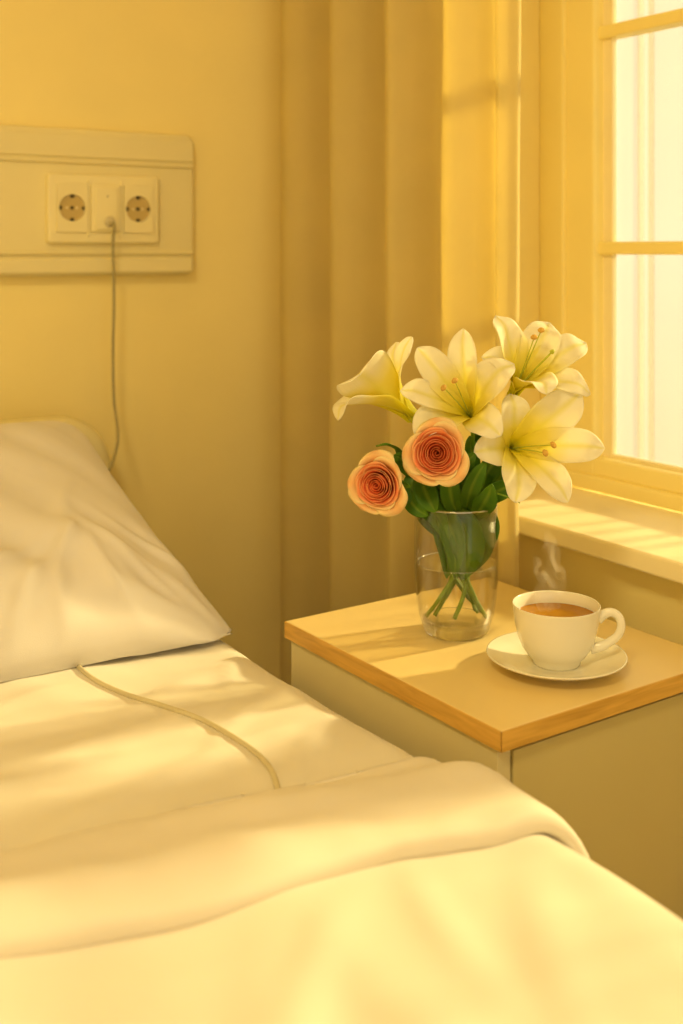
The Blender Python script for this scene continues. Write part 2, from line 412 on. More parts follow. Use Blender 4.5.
# cable plugged into the middle
yc = YS - .022
pc = (cxs[1] + .004, yc, cz - .022)
wire = empty('power_cable', pc); tag(wire, 'thin grey cable plugged into the wall socket and hanging down behind the pillow', 'cable')
def ytube(name, prof, c, m, parent, seg=24):
    vs, fs = [], []
    for r, y in prof:
        for k in range(seg): vs.append((c[0] + r * math.cos(2 * PI * k / seg), c[1] - y, c[2] + r * math.sin(2 * PI * k / seg)))
    for i in range(len(prof) - 1):
        for k in range(seg): fs.append((i * seg + k, (i * seg + (k + 1) % seg), (i + 1) * seg + (k + 1) % seg, (i + 1) * seg + k))
    fs.append(tuple(range(seg))[::-1]); fs.append(tuple(range((len(prof) - 1) * seg, len(prof) * seg)))
    return link_mesh(name, vs, fs, m, parent)
ytube('plug', [(.0088, 0), (.0092, .001), (.0088, .003), (.0072, .0042), (.0062, .0044), (.0052, .006), (.0040, .012), (.0028, .016)], pc, M['cable'], wire)
def ray_at_y(px, py, y):
    d = Vector(P(px, py, 1.0)) - Vector((0, 0, CAMZ)); t = y / d.y
    return Vector((0, 0, CAMZ)) + d * t
cp = [Vector((pc[0], yc - .013, pc[2])), Vector((pc[0] + .0005, yc - .020, pc[2] - .008)), ray_at_y(113, 245, YS - .034), ray_at_y(114, 300, YS - .030),
      ray_at_y(113, 350, YS - .028), ray_at_y(114, 400, YS - .030), ray_at_y(118, 435, YS - .05), ray_at_y(114, 458, 1.715), ray_at_y(107, 474, 1.70), ray_at_y(98, 492, 1.70), ray_at_y(90, 540, 1.71)]
tube('cord', cp, .0024, M['cord'], wire, seg=10, n=10)

# ------------------------------------------------------------------ bed
BX0, BX1, BZ = -.26, .672, .686
bed = empty('bed', (.2, .75, 0)); tag(bed, 'bed frame with a cream rounded headboard against the back wall', 'bed')
def headboard():
    x0, x1, z0, z1, r = -.30, .700, .35, .902, .085
    o = round_plate('headboard', x0, x1, z0, z1, 1.80, 1.760, r, M['headboard'], bed, .016, 12)
    round_plate('inset', x0 + .03, x1 - .035, z0 + .05, z1 - .032, 1.765, 1.7555, .06, M['headboard'], o, .004, 12)
headboard()
box('rail', (-.24, -.30, .34), (.62, 1.76, .42), M['metal'], bed, bev=.008)
for x in (-.20, .58):
    for y in (-.24, 1.68): tube('leg', [(x, y, .35), (x, y, .06), (x, y, .0)], .02, M['metal'], bed, seg=16, n=1)
mt = box('mattress', (BX0 + .015, -.30, .42), (BX1 - .03, 1.752, BZ - .03), M['sheet'], None, bev=.03, seg=4)
tag(mt, 'mattress on the bed frame under the white sheet', 'mattress')
def side(s, xe, r, drop):
    """distance s along x from the bed's middle, rounding down at the edge xe: returns x and drop below the top"""
    if s < xe - r: return s, 0
    a = (s - (xe - r)) / r
    if a < PI / 2: return xe - r + r * math.sin(a), r * (1 - math.cos(a))
    return xe, r + (s - (xe - r) - r * PI / 2)
def both(s, x0, x1, r, drop):
    c = (x0 + x1) / 2
    if s >= c: x, d = side(s, x1, r, drop); return x, d
    x, d = side(2 * c - s, x1, r, drop); return 2 * c - x, d
def ridge(x, y, cx, cy, ang, ln, wd, h):
    """a single soft crease centred at (cx,cy)"""
    a = math.radians(ang); dx, dy = x - cx, y - cy
    u = dx * math.cos(a) + dy * math.sin(a); w = -dx * math.sin(a) + dy * math.cos(a) + .12 * u * u / ln
    return h * math.exp(-(u / ln) ** 2) * math.exp(-(w / wd) ** 2)
SR = [(.33, 1.19, 20, .12, .012, .006), (.50, 1.14, 28, .12, .014, .006), (.42, 1.07, 12, .16, .016, .006), (.56, 1.05, 35, .09, .012, .006), (.30, 1.02, 5, .14, .014, .005),
      (.60, 1.16, 60, .07, .010, .005), (.46, .97, 20, .12, .014, .005), (.34, .93, 30, .10, .014, .006), (.57, .94, 45, .09, .011, .005), (.25, 1.12, -10, .10, .014, .005)]
def sheet_fn(u, v):
    s = -.44 + u * 1.28; y = 1.758 - v * 1.05
    x, d = both(s, BX0, BX1, .045, .2)
    h = .006 * nz(x * 5 + y * 2, y * 4, 1) + .004 * nz(x * 9 - y * 5, y * 7, 3) + .0022 * nz(x * 22 + y * 8, y * 14, 5)
    for q in SR: h += .6 * ridge(x, y, *q)
    k = max(0, 1 - d / .05)
    bulge = (.006 * nz(y * 9, d * 6, 8)) * smooth(d / .05)
    return Vector((x + (bulge if s > .2 else -bulge), y, BZ - d + h * k))
v, f, uv = grid(sheet_fn, 170, 190)
sh = link_mesh('fitted_sheet', v, f, M['sheet'], None, uv); tag(sh, 'cream white sheet with soft wrinkles covering the mattress beneath the pillow', 'sheet')
solid(sh, .002, -1)

# pillow: leans from the bed up against the headboard
def pillow():
    X0, X1 = -.08, .675
    cx, hw = (X0 + X1) / 2, (X1 - X0) / 2
    NU, NV = 170, 110
    def surf(sgn):
        def fn(a, b):
            u, w = 2 * a - 1, 2 * b - 1
            # outline with drawn-out corners
            pinch = .022 * (1 - w * w) * abs(u) ** 3
            pv = .022 * (1 - u * u) * abs(w) ** 3
            x = cx + u * (hw - pinch)
            lean = (w + 1) / 2
            if u > 0: x -= .060 * lean * u * u
            wv = w * (1 - pv)
            crn = smooth((abs(u) - .86) / .14) * smooth((abs(w) - .86) / .14)
            x -= math.copysign(.016, u) * crn; wv -= math.copysign(.05, w) * crn
            prof = (max(0, 1 - abs(u) ** 5.0) ** .5) * (max(0, 1 - abs(w) ** 4.0) ** .5)
            th = .070 * prof
            # creases that start at seams and corners
            rr = math.hypot(1 - u, w + 1)
            ang = math.atan2(w + 1, 1 - u)
            cre = .0030 * math.sin(ang * 15 + 2 * nz(u * 3, w * 3)) * math.exp(-((rr - .42) / .30) ** 2) * min(1, prof * 1.6)
            cre += .0055 * math.sin(u * 21 + w * 6 + 3 * nz(u * 2, w * 2, 5)) * math.exp(-((w + .60) / .28) ** 2) * prof
            cre += .004 * nz(u * 6 + w * 3, w * 2.2, 9) * prof
            for (ru, rw, ra, rl, rw_, rh) in ((.30, -.72, 62, .22, .030, .006), (.42, -.62, 74, .24, .028, .007), (.55, -.70, 100, .18, .024, .006), (.62, -.52, 118, .22, .030, .006),
                                              (.72, -.74, 128, .16, .022, .006), (.16, -.66, 50, .24, .034, .006), (.80, -.50, 135, .20, .024, .005), (.50, -.30, 80, .26, .04, .005), (.02, -.55, 60, .25, .04, .006)):
                cre += ridge(u, w, ru, rw, ra, rl, rw_, rh) * min(1, prof * 1.8)
            ang_l = math.radians(23.4)
            y0, z0 = 1.252, BZ + .018
            L = .475
            t = (wv + 1) / 2 * L
            # mid surface bends from lying to leaning
            my = y0 + t * math.cos(ang_l) ; mz = z0 + t * math.sin(ang_l) + .012 * math.sin(PI * t / L) * 0
            nrm = Vector((0, -math.sin(ang_l), math.cos(ang_l)))
            off = (th + (cre if sgn > 0 else 0)) * sgn * (1.15 if sgn > 0 else .75)
            p = Vector((x, my, mz)) + nrm * off
            p.z -= .034 * (1 - lean) * smooth((abs(u) - .55) / .45)      # front corners rest on the sheet
            if w < 0: p.z -= .012 * smooth((-w - .6) / .4) * (1 - abs(u) ** 4)
            # top edge sags a little between the corners
            p.z -= .012 * smooth((w - .5) / .5) * math.exp(-((u - .45) / .22) ** 2)
            p.z = max(p.z, BZ + .0065 + .004 * (1 - abs(w)))
            p.y = min(p.y, 1.745)
            return p
        return fn
    v1, f1, uv1 = grid(surf(1), NU, NV)
    v2, f2, uv2 = grid(surf(-1), NU, NV, flip=True)
    n = len(v1)
    o = link_mesh('pillow', v1 + v2, f1 + [tuple(i + n for i in q) for q in f2], M['pillow'], None, uv1 + uv2)
    bm = bmesh.new(); bm.from_mesh(o.data); bmesh.ops.remove_doubles(bm, verts=bm.verts, dist=.0006); bmesh.ops.recalc_face_normals(bm, faces=bm.faces); bm.to_mesh(o.data); bm.free()
    tag(o, 'plump white pillow leaning against the headboard', 'pillow')
    return o
pil = pillow()

# blanket with turned-down edge
DZ = .701
def lerp_tab(x, tab):
    if x <= tab[0][0]: 
        (a, b), (c, d) = tab[0], tab[1]; return b + (x - a) * (d - b) / (c - a)
    for (a, b), (c, d) in zip(tab, tab[1:]):
        if x <= c: return b + (d - b) * smooth_lin((x - a) / (c - a))
    return tab[-1][1]
def smooth_lin(t): return t
FRONT = [(.226, .738), (.353, .712), (.50, .698), (.59, .682), (.64, .680), (.80, .672)]
BACK = [(.256, .882), (.375, .870), (.49, .858), (.60, .842), (.66, .838), (.80, .83)]
bl = empty('blanket', (.2, .3, DZ)); tag(bl, 'cream blanket with a turned down edge spread across the bed', 'blanket')
DR = [(.10, .45, 80, .2, .03, .006), (.30, .52, 70, .16, .022, .007), (.42, .48, 100, .16, .02, .006), (.52, .55, 60, .12, .02, .007), (.57, .40, 85, .2, .02, .006), (.36, .60, 50, .10, .016, .006), (.48, .62, 75, .08, .014, .005)]
def duvet_h(x, y, d):
    h = .010 * nz(x * 6 + y, y * 3, 11) + .006 * nz(x * 11 - y * 3, y * 6, 13)
    for q in DR: h += .7 * ridge(x, y, *q)
    return h * max(0, 1 - d / .06)
def duvet_fn(u, v):
    s = -.53 + u * 1.46; x, d = both(s, BX0 - .012, BX1 - .008, .055, .2)
    yb = lerp_tab(max(s, -.1), BACK) - .025
    y = yb - v * 1.15
    bulge = .012 * nz(y * 7, d * 5, 8) * smooth(d / .06)
    return Vector((x + (bulge if s > .2 else -bulge), y, DZ - d + duvet_h(x, y, d)))
v, f, uv = grid(duvet_fn, 180, 160)
du = link_mesh('blanket_body', v, f, M['duvet'], bl, uv); solid(du, .006, -1)
def fold_fn(u, v):
    # v: along the bed's width and down its side; u: round the folded cross-section
    s = -.53 + v * 1.42; x, d = both(s, BX0 - .020, BX1 + .004, .055, .2)
    ss = max(s, -.1)
    yf, yb = lerp_tab(ss, FRONT), lerp_tab(ss, BACK)
    yf += .004 * nz(s * 9, 1, 2); yb += .003 * nz(s * 7, 4, 2)
    c, hw = (yf + yb) / 2, (yb - yf) / 2
    a = 2 * PI * u; ca, sa = math.cos(a), math.sin(a)
    yy = c + hw * math.copysign(abs(ca) ** .8, ca)
    # thicker, rounder roll at the front edge, flatter at the back
    q = .5 - ca / 2                                  # 0 back .. 1 front
    th = .007 + .011 * smooth(q * 1.5)
    zz = th * math.copysign(abs(sa) ** .75, sa)
    w = (.0035 * nz(x * 10 + yy * 12, yy * 14, 21) + .003 * nz(x * 24, yy * 30, 22) + .003 * math.sin((yy - yb) * 60 + x * 9)) if sa > 0 else 0
    top = zz + th * .62 + w
    r = smooth(d / .055)
    base = duvet_h(x, yy, d) if sa > -.2 else duvet_h(x, yy, d)
    z = DZ - d + base * .8 + top * (1 - r)
    xo = x + (top * r * (1 if s > .2 else -1))
    return Vector((xo, yy, z))
v, f, uv = grid(fold_fn, 48, 170, closed_u=True)
fo = link_mesh('turned_down_edge', v, f, M['duvet'], bl, uv)

# cord lying on the sheet
def sheet_z(x, y):
    h = .006 * nz(x * 5 + y * 2, y * 4, 1) + .004 * nz(x * 9 - y * 5, y * 7, 3) + .0022 * nz(x * 22 + y * 8, y * 14, 5)
    for q in SR: h += .6 * ridge(x, y, *q)
    return BZ + h
def on_bed(px, py, lift=.0035):
    h = .485
    for _ in range(6):
        q = P(px, py, h * FPX / (py - 250)); h = CAMZ - sheet_z(q.x, q.y) - lift
    return P(px, py, h * FPX / (py - 250))
cc = [on_bed(q.x, q.y) for q in catmull([(60, 645, 0), (75, 663, 0), (95, 680, 0), (125, 694, 0), (160, 705, 0), (200, 719, 0), (230, 735, 0), (255, 752, 0), (271, 770, 0), (278, 790, 0), (281, 806, 0)], 8)]
bc = tube('bed_cable', cc, .0028, M['cable'], None, seg=12, n=1)
tag(bc, 'pale cord running over the sheet from under the pillow to the blanket', 'cable')

# ------------------------------------------------------------------ bedside cabinet
TX0, TX1, TY0, TY1, TZ = .700, 1.030, .816, 1.202, .72
cab = empty('bedside_cabinet', ((TX0 + TX1) / 2, (TY0 + TY1) / 2, 0)); tag(cab, 'cream bedside cabinet with a wood edged top between bed and window', 'bedside cabinet')
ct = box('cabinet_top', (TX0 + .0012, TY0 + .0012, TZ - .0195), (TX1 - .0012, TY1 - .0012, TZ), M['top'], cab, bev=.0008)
t = .0015
box('edge_band', (TX0, TY0, TZ - .0200), (TX0 + t, TY1, TZ - .0006), M['edge'], ct, bev=.0004,
    extra=[((TX0, TY0, TZ - .0200), (TX1, TY0 + t, TZ - .0006)), ((TX1 - t, TY0, TZ - .0200), (TX1, TY1, TZ - .0006)), ((TX0, TY1 - t, TZ - .0200), (TX1, TY1, TZ - .0006))])
g = .006
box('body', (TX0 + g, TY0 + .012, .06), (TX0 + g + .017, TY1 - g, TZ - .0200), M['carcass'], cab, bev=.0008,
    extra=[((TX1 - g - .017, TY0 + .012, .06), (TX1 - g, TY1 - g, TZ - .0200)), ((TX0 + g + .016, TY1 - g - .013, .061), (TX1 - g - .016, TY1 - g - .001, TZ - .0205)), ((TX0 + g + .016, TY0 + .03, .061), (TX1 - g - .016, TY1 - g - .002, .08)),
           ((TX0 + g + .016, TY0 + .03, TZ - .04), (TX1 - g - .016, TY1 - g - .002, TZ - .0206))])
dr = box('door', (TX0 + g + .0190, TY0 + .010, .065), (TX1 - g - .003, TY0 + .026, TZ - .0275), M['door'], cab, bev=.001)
tube('handle', [(TX1 - .05, TY0 + .012, .50), (TX1 - .05, TY0 - .012, .49), (TX1 - .05, TY0 - .016, .46), (TX1 - .05, TY0 - .012, .43), (TX1 - .05, TY0 + .012, .42)], .004, M['metal'], dr, seg=12)
for x in (TX0 + .04, TX1 - .04):
    for y in (TY0 + .05, TY1 - .05):
        lathe('foot', [(0, 0), (.018, 0), (.02, .01), (.016, .06), (0, .06)], (x, y, 0), M['metal'], cab, 20)

cab.rotation_euler = (0, 0, math.radians(1.5))
# ------------------------------------------------------------------ vase
VX, VY = .845, 1.053
def vz(z): return TZ + z
vase = empty('glass_vase', (VX, VY, TZ)); tag(vase, 'tall clear glass vase half filled with water on the bedside cabinet', 'vase')
outer = [(.0362, .0), (.0385, .004), (.0412, .013), (.0447, .026), (.0472, .044), (.0487, .065), (.0493, .088), (.0492, .110), (.0487, .132), (.0480, .1505)]
def inner_r(z):
    for (a, b), (c, d) in zip(outer, outer[1:]):
        if b <= z <= d: return a + (c - a) * (z - b) / (d - b) - .0016
    return outer[-1][0] - .0016
prof = outer[2:] + [(.0478, .1515), (.0470, .1515), (.0464, .1505)] + [(r - .0016, z) for r, z in reversed(outer[3:-1])] + [(inner_r(.018), .018)]
body = lathe('glass_body', prof, (VX, VY, TZ), M['glass'], vase, 96)
lathe('rim', [(.0481, .1500), (.0485, .1512), (.0480, .1522), (.0472, .1526), (.0464, .1522), (.0460, .1512), (.0464, .1500)], (VX, VY, TZ), M['rim_glass'], vase, 96)
lathe('thick_base', [(0, .0005), (.034, .0005), (.0362, .0015), (.0385, .005), (.0412, .013), (.0408, .0165), (.036, .0155), (0, .0140)], (VX, VY, TZ), M['base_glass'], vase, 96)
WL = .0815
wp = [(0, .0166), (.034, .0170), (inner_r(.018) - .0006, .0195)] + [(inner_r(z) - .0006, z) for z in (.03, .045, .06, .075)] + [(inner_r(WL) - .0006, WL + .0008), (inner_r(WL) - .003, WL), (0, WL)]
wat = lathe('vase_water', wp, (VX, VY, TZ), M['water'], None, 96); tag(wat, 'clear water filling the lower half of the glass vase', 'water')
ri = inner_r(WL) - .0008
lathe('water_edge', [(ri, WL + .0016), (ri - .0010, WL + .0009), (ri - .0024, WL + .0003), (ri - .0010, WL - .0004), (ri, WL - .0004)], (VX, VY, TZ), M['rim_glass'], wat, 96)

# ------------------------------------------------------------------ leaves, stems, flowers
def bez(a, b, c, d, t): s = 1 - t; return a * s ** 3 + b * 3 * s * s * t + c * 3 * s * t * t + d * t ** 3
def dbez(a, b, c, d, t): s = 1 - t; return (b - a) * 3 * s * s + (c - b) * 6 * s * t + (d - c) * 3 * t * t
def leaf(pts, width, parent, face=None, cup=.25, name='leaf', shape=.45, m=None, twist=0):
    """leaf blade along pts (world), broad side turned to 'face'"""
    path = catmull(pts, 8); L = len(path); face = (face or -F).normalized()
    NU = 10; vs, fs, uv = [], [], []
    for i, p in enumerate(path):
        t = i / (L - 1); tg = (path[min(i + 1, L - 1)] - path[max(i - 1, 0)]).normalized()
        sd = tg.cross(face).normalized()
        if twist: sd = Matrix.Rotation(twist * t, 3, tg) @ sd
        nr = sd.cross(tg).normalized()
        w = width / 2 * (math.sin(PI * min(1, t ** (math.log(.5) / math.log(shape)))) ** .8 if 0 < t < 1 else 0) + .0006
        for k in range(NU + 1):
            q = 2 * k / NU - 1
            vs.append(p + sd * q * w + nr * (abs(q) ** 1.5 * w * cup) - nr * (.0008 * math.exp(-(q / .12) ** 2)) + nr * .0012 * nz(p.x * 60, p.z * 60, q * 2) * abs(q)); uv.append((k / NU, t))
    for i in range(L - 1):
        for k in range(NU):
            a = i * (NU + 1) + k; fs.append((a, a + 1, a + NU + 2, a + NU + 1))
    o = link_mesh(name, vs, fs, m or M['leaf'], parent, uv); solid(o, .0005); return o
def stem(pts, parent, r=.0028, name='stem'):
    return tube(name, pts, lambda t: r * (1 - .1 * t), M['stem'], parent, seg=10, n=8)

def lily_petal(base, axis, tip, width, parent, curl=.012, bulge=.018, frill=1.0, seed=0, tiptwist=0, wpos=.60):
    axis = axis.normalized(); d = tip - base; L = d.length
    rad = d - axis * d.dot(axis); rad = rad.normalized()
    side = axis.cross(rad).normalized()
    P1 = base + axis * L * .42 + rad * L * .03
    P2 = base + d * .66 + axis * bulge
    P3 = tip
    NU, NV = 14, 30
    vs, fs, uv = [], [], []
    for j in range(NV + 1):
        t = j / NV; c = bez(base, P1, P2, P3, t); tg = dbez(base, P1, P2, P3, t).normalized()
        c = c - axis * curl * smooth((t - .72) / .28) ** 1.5
        sd = side
        if tiptwist: sd = Matrix.Rotation(tiptwist * t * t, 3, tg) @ side
        nr = tg.cross(sd).normalized()
        if nr.dot(axis) < 0 and t > .3: nr = -nr
        if t <= .3 and nr.dot(-rad) < 0: nr = -nr
        # width: narrow tube, broad blade, pointed tip
        x = t / wpos if t < wpos else 1 - (t - wpos) / (1 - wpos)
        prof = (.26 + .74 * smooth(x) ) if t < wpos else (max(0, 1 - (1 - x) ** 2.3) ** .75)
        w = width * .57 * prof + .0004
        cup = .55 * (1 - t) + .10
        for k in range(NU + 1):
            q = 2 * k / NU - 1
            off = nr * (w * cup * abs(q) ** 1.8) - nr * .0011 * math.exp(-(q / .13) ** 2) * (1 - t * .6)
            fr = nr * (.0022 * frill * math.sin(t * 15 + seed * 2.1 + q * 2) * abs(q) ** 3 * smooth(t * 1.5) * smooth((1 - t) * 5))
            fr += nr * .0022 * nz(t * 3 + seed, q * 1.5, seed)
            vs.append(c + sd * q * w * (1 - .10 * cup) + off + fr); uv.append((k / NU, t))
    for j in range(NV):
        for k in range(NU):
            a = j * (NU + 1) + k; fs.append((a, a + 1, a + NU + 2, a + NU + 1))
    o = link_mesh('petal', vs, fs, M['lily'], parent, uv); solid(o, .0006); return o

def lily(label, base, mouth, petals, stamens, stem_pts, leaves=(), pistil=None):
    root = empty('lily', stem_pts[-1]); tag(root, label, 'lily', 'white lilies in the glass vase')
    axis = (mouth - base).normalized()
    for i, p in enumerate(petals):
        tip, w = p[0], p[1]; kw = p[2] if len(p) > 2 else {}
        lily_petal(base, axis, tip, w, root, seed=i + 1.7 * len(label) % 5, **kw)
    # receptacle
    tube('flower_base', [base - axis * .010, base - axis * .003, base + axis * .006], lambda t: .0032 + .0024 * t, M['filament'], root, seg=12, n=4)
    for s in stamens:
        mid = base.lerp(s, .5) + axis * .008
        fl = tube('stamen', [base + axis * .004, mid, s], .0007, M['filament'], root, seg=6, n=8)
        dirv = (s - mid).normalized(); sdv = dirv.cross(-F).normalized()
        a0 = s - sdv * .0036 - dirv * .0008; a1 = s + sdv * .0036 + dirv * .0012
        tube('anther', [a0, s + dirv * .0012, a1], lambda t: .0008 + .0024 * math.sin(PI * min(max(t, .02), .98)) ** .7, M['anther'], fl, seg=8, n=6)
    if pistil:
        pm = base.lerp(pistil, .5) + axis * .006
        pi = tube('pistil', [base + axis * .004, pm, pistil], .0011, M['filament'], root, seg=8, n=8)
        dv = (pistil - pm).normalized(); tube('stigma', [pistil - dv * .001, pistil + dv * .002, pistil + dv * .003], lambda t: .0028 - .0012 * t, M['filament'], pi, seg=10, n=3)
    stem([base - axis * .006] + stem_pts, root)
    for l in leaves: leaf(l[0], l[1], root, *l[2:])
    return root

VF = 1.343                           # distance of the vase axis from the camera plane
BOT = .021
def inv(dx, dy, z): return Vector((VX, VY, TZ)) + R * dx + F * dy + Vector((0, 0, z))     # offsets in the vase

# 1 side-on lily at the left
lily('white lily turned left with its trumpet seen from the side', P(415, 420, 1.335), P(390, 396, 1.325), [
        (P(329, 412, 1.29), .044, dict(bulge=.026, curl=.014)),
        (P(352, 368, 1.26), .062, dict(bulge=.024, curl=.012)),
        (P(345, 386, 1.38), .030, dict(bulge=.006, curl=.006)),
        (P(411, 336, 1.31), .024, dict(bulge=.022, curl=.002, tiptwist=.7)),
        (P(394, 340, 1.37), .030, dict(bulge=.016, curl=.004)),
        (P(372, 352, 1.42), .030, dict(bulge=.008, curl=.006)),
    ], [], [P(420, 438, 1.34), inv(-.012, .010, .150), inv(-.012, .012, .085), inv(.010, .008, .045), inv(.032, .010, BOT)],
    leaves=[([P(424, 450, 1.35), P(418, 480, 1.34), inv(-.036, .0, .150), inv(-.036, .0, .135), inv(-.018, -.01, .110)], .026),
            ([inv(-.006, .0, .165), inv(-.016, -.012, .130), inv(-.012, -.014, .100), inv(-.012, -.010, .066)], .024)])
# 2 centre lily facing the room
lily('white lily facing forward directly above the larger rose', P(472, 420, 1.345), P(463, 402, 1.300), [
        (P(415, 343, 1.30), .033, dict(bulge=.016)),
        (P(461, 324, 1.31), .030, dict(bulge=.012)),
        (P(398, 386, 1.285), .028, dict(bulge=.016)),
        (P(412, 430, 1.27), .038, dict(bulge=.014)),
        (P(512, 358, 1.29), .038, dict(bulge=.018, curl=.016)),
        (P(499, 432, 1.265), .036, dict(bulge=.016)),
    ], [P(444, 388, 1.265), P(455, 381, 1.262)], [P(472, 445, 1.35), inv(.008, .0, .155), inv(.0, .002, .085), inv(-.012, .0, .045), inv(-.026, -.006, BOT)],
    leaves=[([P(471, 505, 1.335), P(474, 475, 1.33), P(471, 448, 1.33), P(470, 436, 1.34)], .016),
            ([inv(.020, -.012, .150), inv(.018, -.016, .120), inv(.010, -.014, .090), inv(.006, -.008, .064)], .052, None, .2, 'leaf', .4)])
# 3 upper right lily
lily('white lily at the top right opening upward with green stamens', P(512, 396, 1.345), P(524, 374, 1.315), [
        (P(499, 309, 1.32), .034, dict(bulge=.010)),
        (P(553, 316, 1.34), .040, dict(bulge=.010)),
        (P(590, 337, 1.34), .036, dict(bulge=.014)),
        (P(594, 388, 1.30), .032, dict(bulge=.020)),
        (P(550, 389, 1.26), .036, dict(bulge=.024, curl=.010)),
        (P(484, 352, 1.31), .032, dict(bulge=.020, curl=.010)),
    ], [P(541, 331, 1.30), P(534, 338, 1.29)], [P(506, 412, 1.35), P(494, 440, 1.355), inv(.028, .008, .155), inv(.018, .006, .085), inv(.008, -.006, .045), inv(-.004, -.018, BOT)],
    leaves=[([P(482, 495, 1.33), P(486, 475, 1.32), P(497, 459, 1.32), P(502, 452, 1.325)], .024),
            ([P(488, 492, 1.34), P(500, 478, 1.335), P(509, 466, 1.33), P(512, 458, 1.33)], .026)], pistil=P(552, 352, 1.30))
# 4 lower right lily
lily('large white lily at the right drooping beside the window sill', P(508, 449, 1.340), P(522, 443, 1.290), [
        (P(513, 392, 1.30), .034, dict(bulge=.014)),
        (P(585, 390, 1.29), .042, dict(bulge=.012)),
        (P(609, 447, 1.27), .036, dict(bulge=.016)),
        (P(572, 501, 1.25), .032, dict(bulge=.022)),
        (P(519, 502, 1.26), .036, dict(bulge=.016)),
        (P(477, 451, 1.28), .036, dict(bulge=.014)),
    ], [P(553, 445, 1.245), P(545, 453, 1.24)], [P(502, 456, 1.35), P(490, 478, 1.35), inv(.024, -.004, .150), inv(.008, .004, .085), inv(.020, -.006, .045), inv(.034, -.014, BOT)],
    leaves=[([P(478, 503, 1.32), P(492, 494, 1.31), P(507, 487, 1.305), P(515, 483, 1.305)], .022),
            ([inv(.030, -.008, .155), inv(.034, -.014, .130), inv(.026, -.016, .105), inv(.018, -.010, .075)], .030)])

def rose(label, c, axis, scale, stem_pts, nouter=7, leaves=(), group='peach roses in the glass vase'):
    root = empty('rose', stem_pts[-1]); tag(root, label, 'rose', group)
    axis = axis.normalized(); e1 = axis.cross(Vector((0, 0, 1))).normalized(); e2 = axis.cross(e1).normalized()
    n = 30
    for i in range(n):
        f = i / (n - 1)
        th0 = i * 2.39996 + .4
        Rr = (.0014 + .0270 * f ** 1.0) * scale
        span = math.radians(120 - 62 * f)
        H = (.036 - .012 * f ** 1.4) * scale
        flare = (.0006 + .0030 * f + .0075 * smooth((f - .62) / .38)) * scale
        m = M['rose0'] if f < .25 else M['rose1'] if f < .58 else M['rose2'] if f < .80 else M['rose3']
        NU, NV = 24, 14; vs, fs, uv = [], [], []
        tilt = random.uniform(-.05, .07); lop = random.uniform(-.5, .5)
        for j in range(NV + 1):
            t = j / NV
            for k in range(NU + 1):
                q = 2 * k / NU - 1
                a = th0 + q * span
                # rounded petal that comes to a soft point, more so outside
                top = 1 - (.06 + .34 * f) * abs(q) ** 2.2 + .13 * f * f * math.exp(-((q - lop * .3) / .13) ** 2) + .03 * nz(q * 2.5, i * 1.7)
                tt = t * top
                fl = smooth((tt - .52) / .48) ** 1.3
                r = Rr * (.30 + .70 * math.sin(min(1, tt * 1.12) * PI / 2) ** .7) + flare * fl * (1 + .35 * math.sin(q * 2.4 + i))
                r += .0010 * q * scale * (.3 + f) + tilt * scale * .02 * f * math.cos(q * 2)
                h = H * (tt - .55) - flare * .95 * smooth((tt - .76) / .24) ** 2 - .0035 * scale * smooth((.25 - f) / .25)
                h += .0016 * nz(q * 3, t * 3, i) * f
                vs.append(c + e1 * (r * math.cos(a)) + e2 * (r * math.sin(a)) + axis * h); uv.append((k / NU, min(1, t)))
        for j in range(NV):
            for k in range(NU):
                b = j * (NU + 1) + k; fs.append((b, b + 1, b + NU + 2, b + NU + 1))
        o = link_mesh('petal', vs, fs, m, root, uv); solid(o, .0004)
    # calyx and sepals
    b = c - axis * .019 * scale
    tube('calyx', [b - axis * .012, b - axis * .004, b + axis * .004], lambda t: .003 + .006 * t, M['stem'], root, seg=14, n=4)
    for k in range(5):
        a = 2 * PI * k / 5 + .5; rd = e1 * math.cos(a) + e2 * math.sin(a)
        leaf([b + rd * .004, b + rd * .018 - axis * .001, b + rd * .032 + axis * .002], .009, root, axis, .2, 'sepal')
    stem([b - axis * .008] + stem_pts, root, .0026)
    for l in leaves: leaf(l[0], l[1], root, *l[2:])
    return root
rose('larger peach rose at the centre of the bouquet', P(437, 453, 1.270), Vector(-F * 1 - R * .10 + Vector((0, 0, .16))), 1.02,
     [P(446, 475, 1.335), inv(-.006, -.010, .150), inv(.002, -.008, .085), inv(-.020, -.014, .045), inv(-.036, -.008, BOT)],
     leaves=[([P(446, 512, 1.335), P(441, 498, 1.32), P(436, 486, 1.31), P(438, 474, 1.30)], .026),
             ([P(420, 470, 1.32), P(424, 488, 1.31), P(430, 502, 1.30), P(436, 512, 1.30)], .026),
             ([P(466, 505, 1.33), P(464, 490, 1.31), P(462, 476, 1.30), P(464, 462, 1.30)], .018)])
rose('smaller peach rose low at the left edge of the bouquet', P(379, 484, 1.272), Vector(-F * 1 - R * .38 + Vector((0, 0, -.02))), .95,
     [P(396, 490, 1.315), P(410, 498, 1.33), inv(-.034, .0, .1525), inv(-.024, .004, .120), inv(-.006, .002, .085), inv(.016, .002, .045), inv(.024, .016, BOT)],
     leaves=[([P(404, 470, 1.31), P(398, 452, 1.30), P(388, 445, 1.295), P(376, 446, 1.29)], .011, Vector((0, 0, 1))),
             ([P(412, 478, 1.32), P(405, 466, 1.31), P(400, 458, 1.30), P(394, 455, 1.30)], .016),
             ([P(404, 486, 1.32), P(410, 500, 1.31), P(418, 510, 1.30), P(428, 516, 1.30)], .018)])
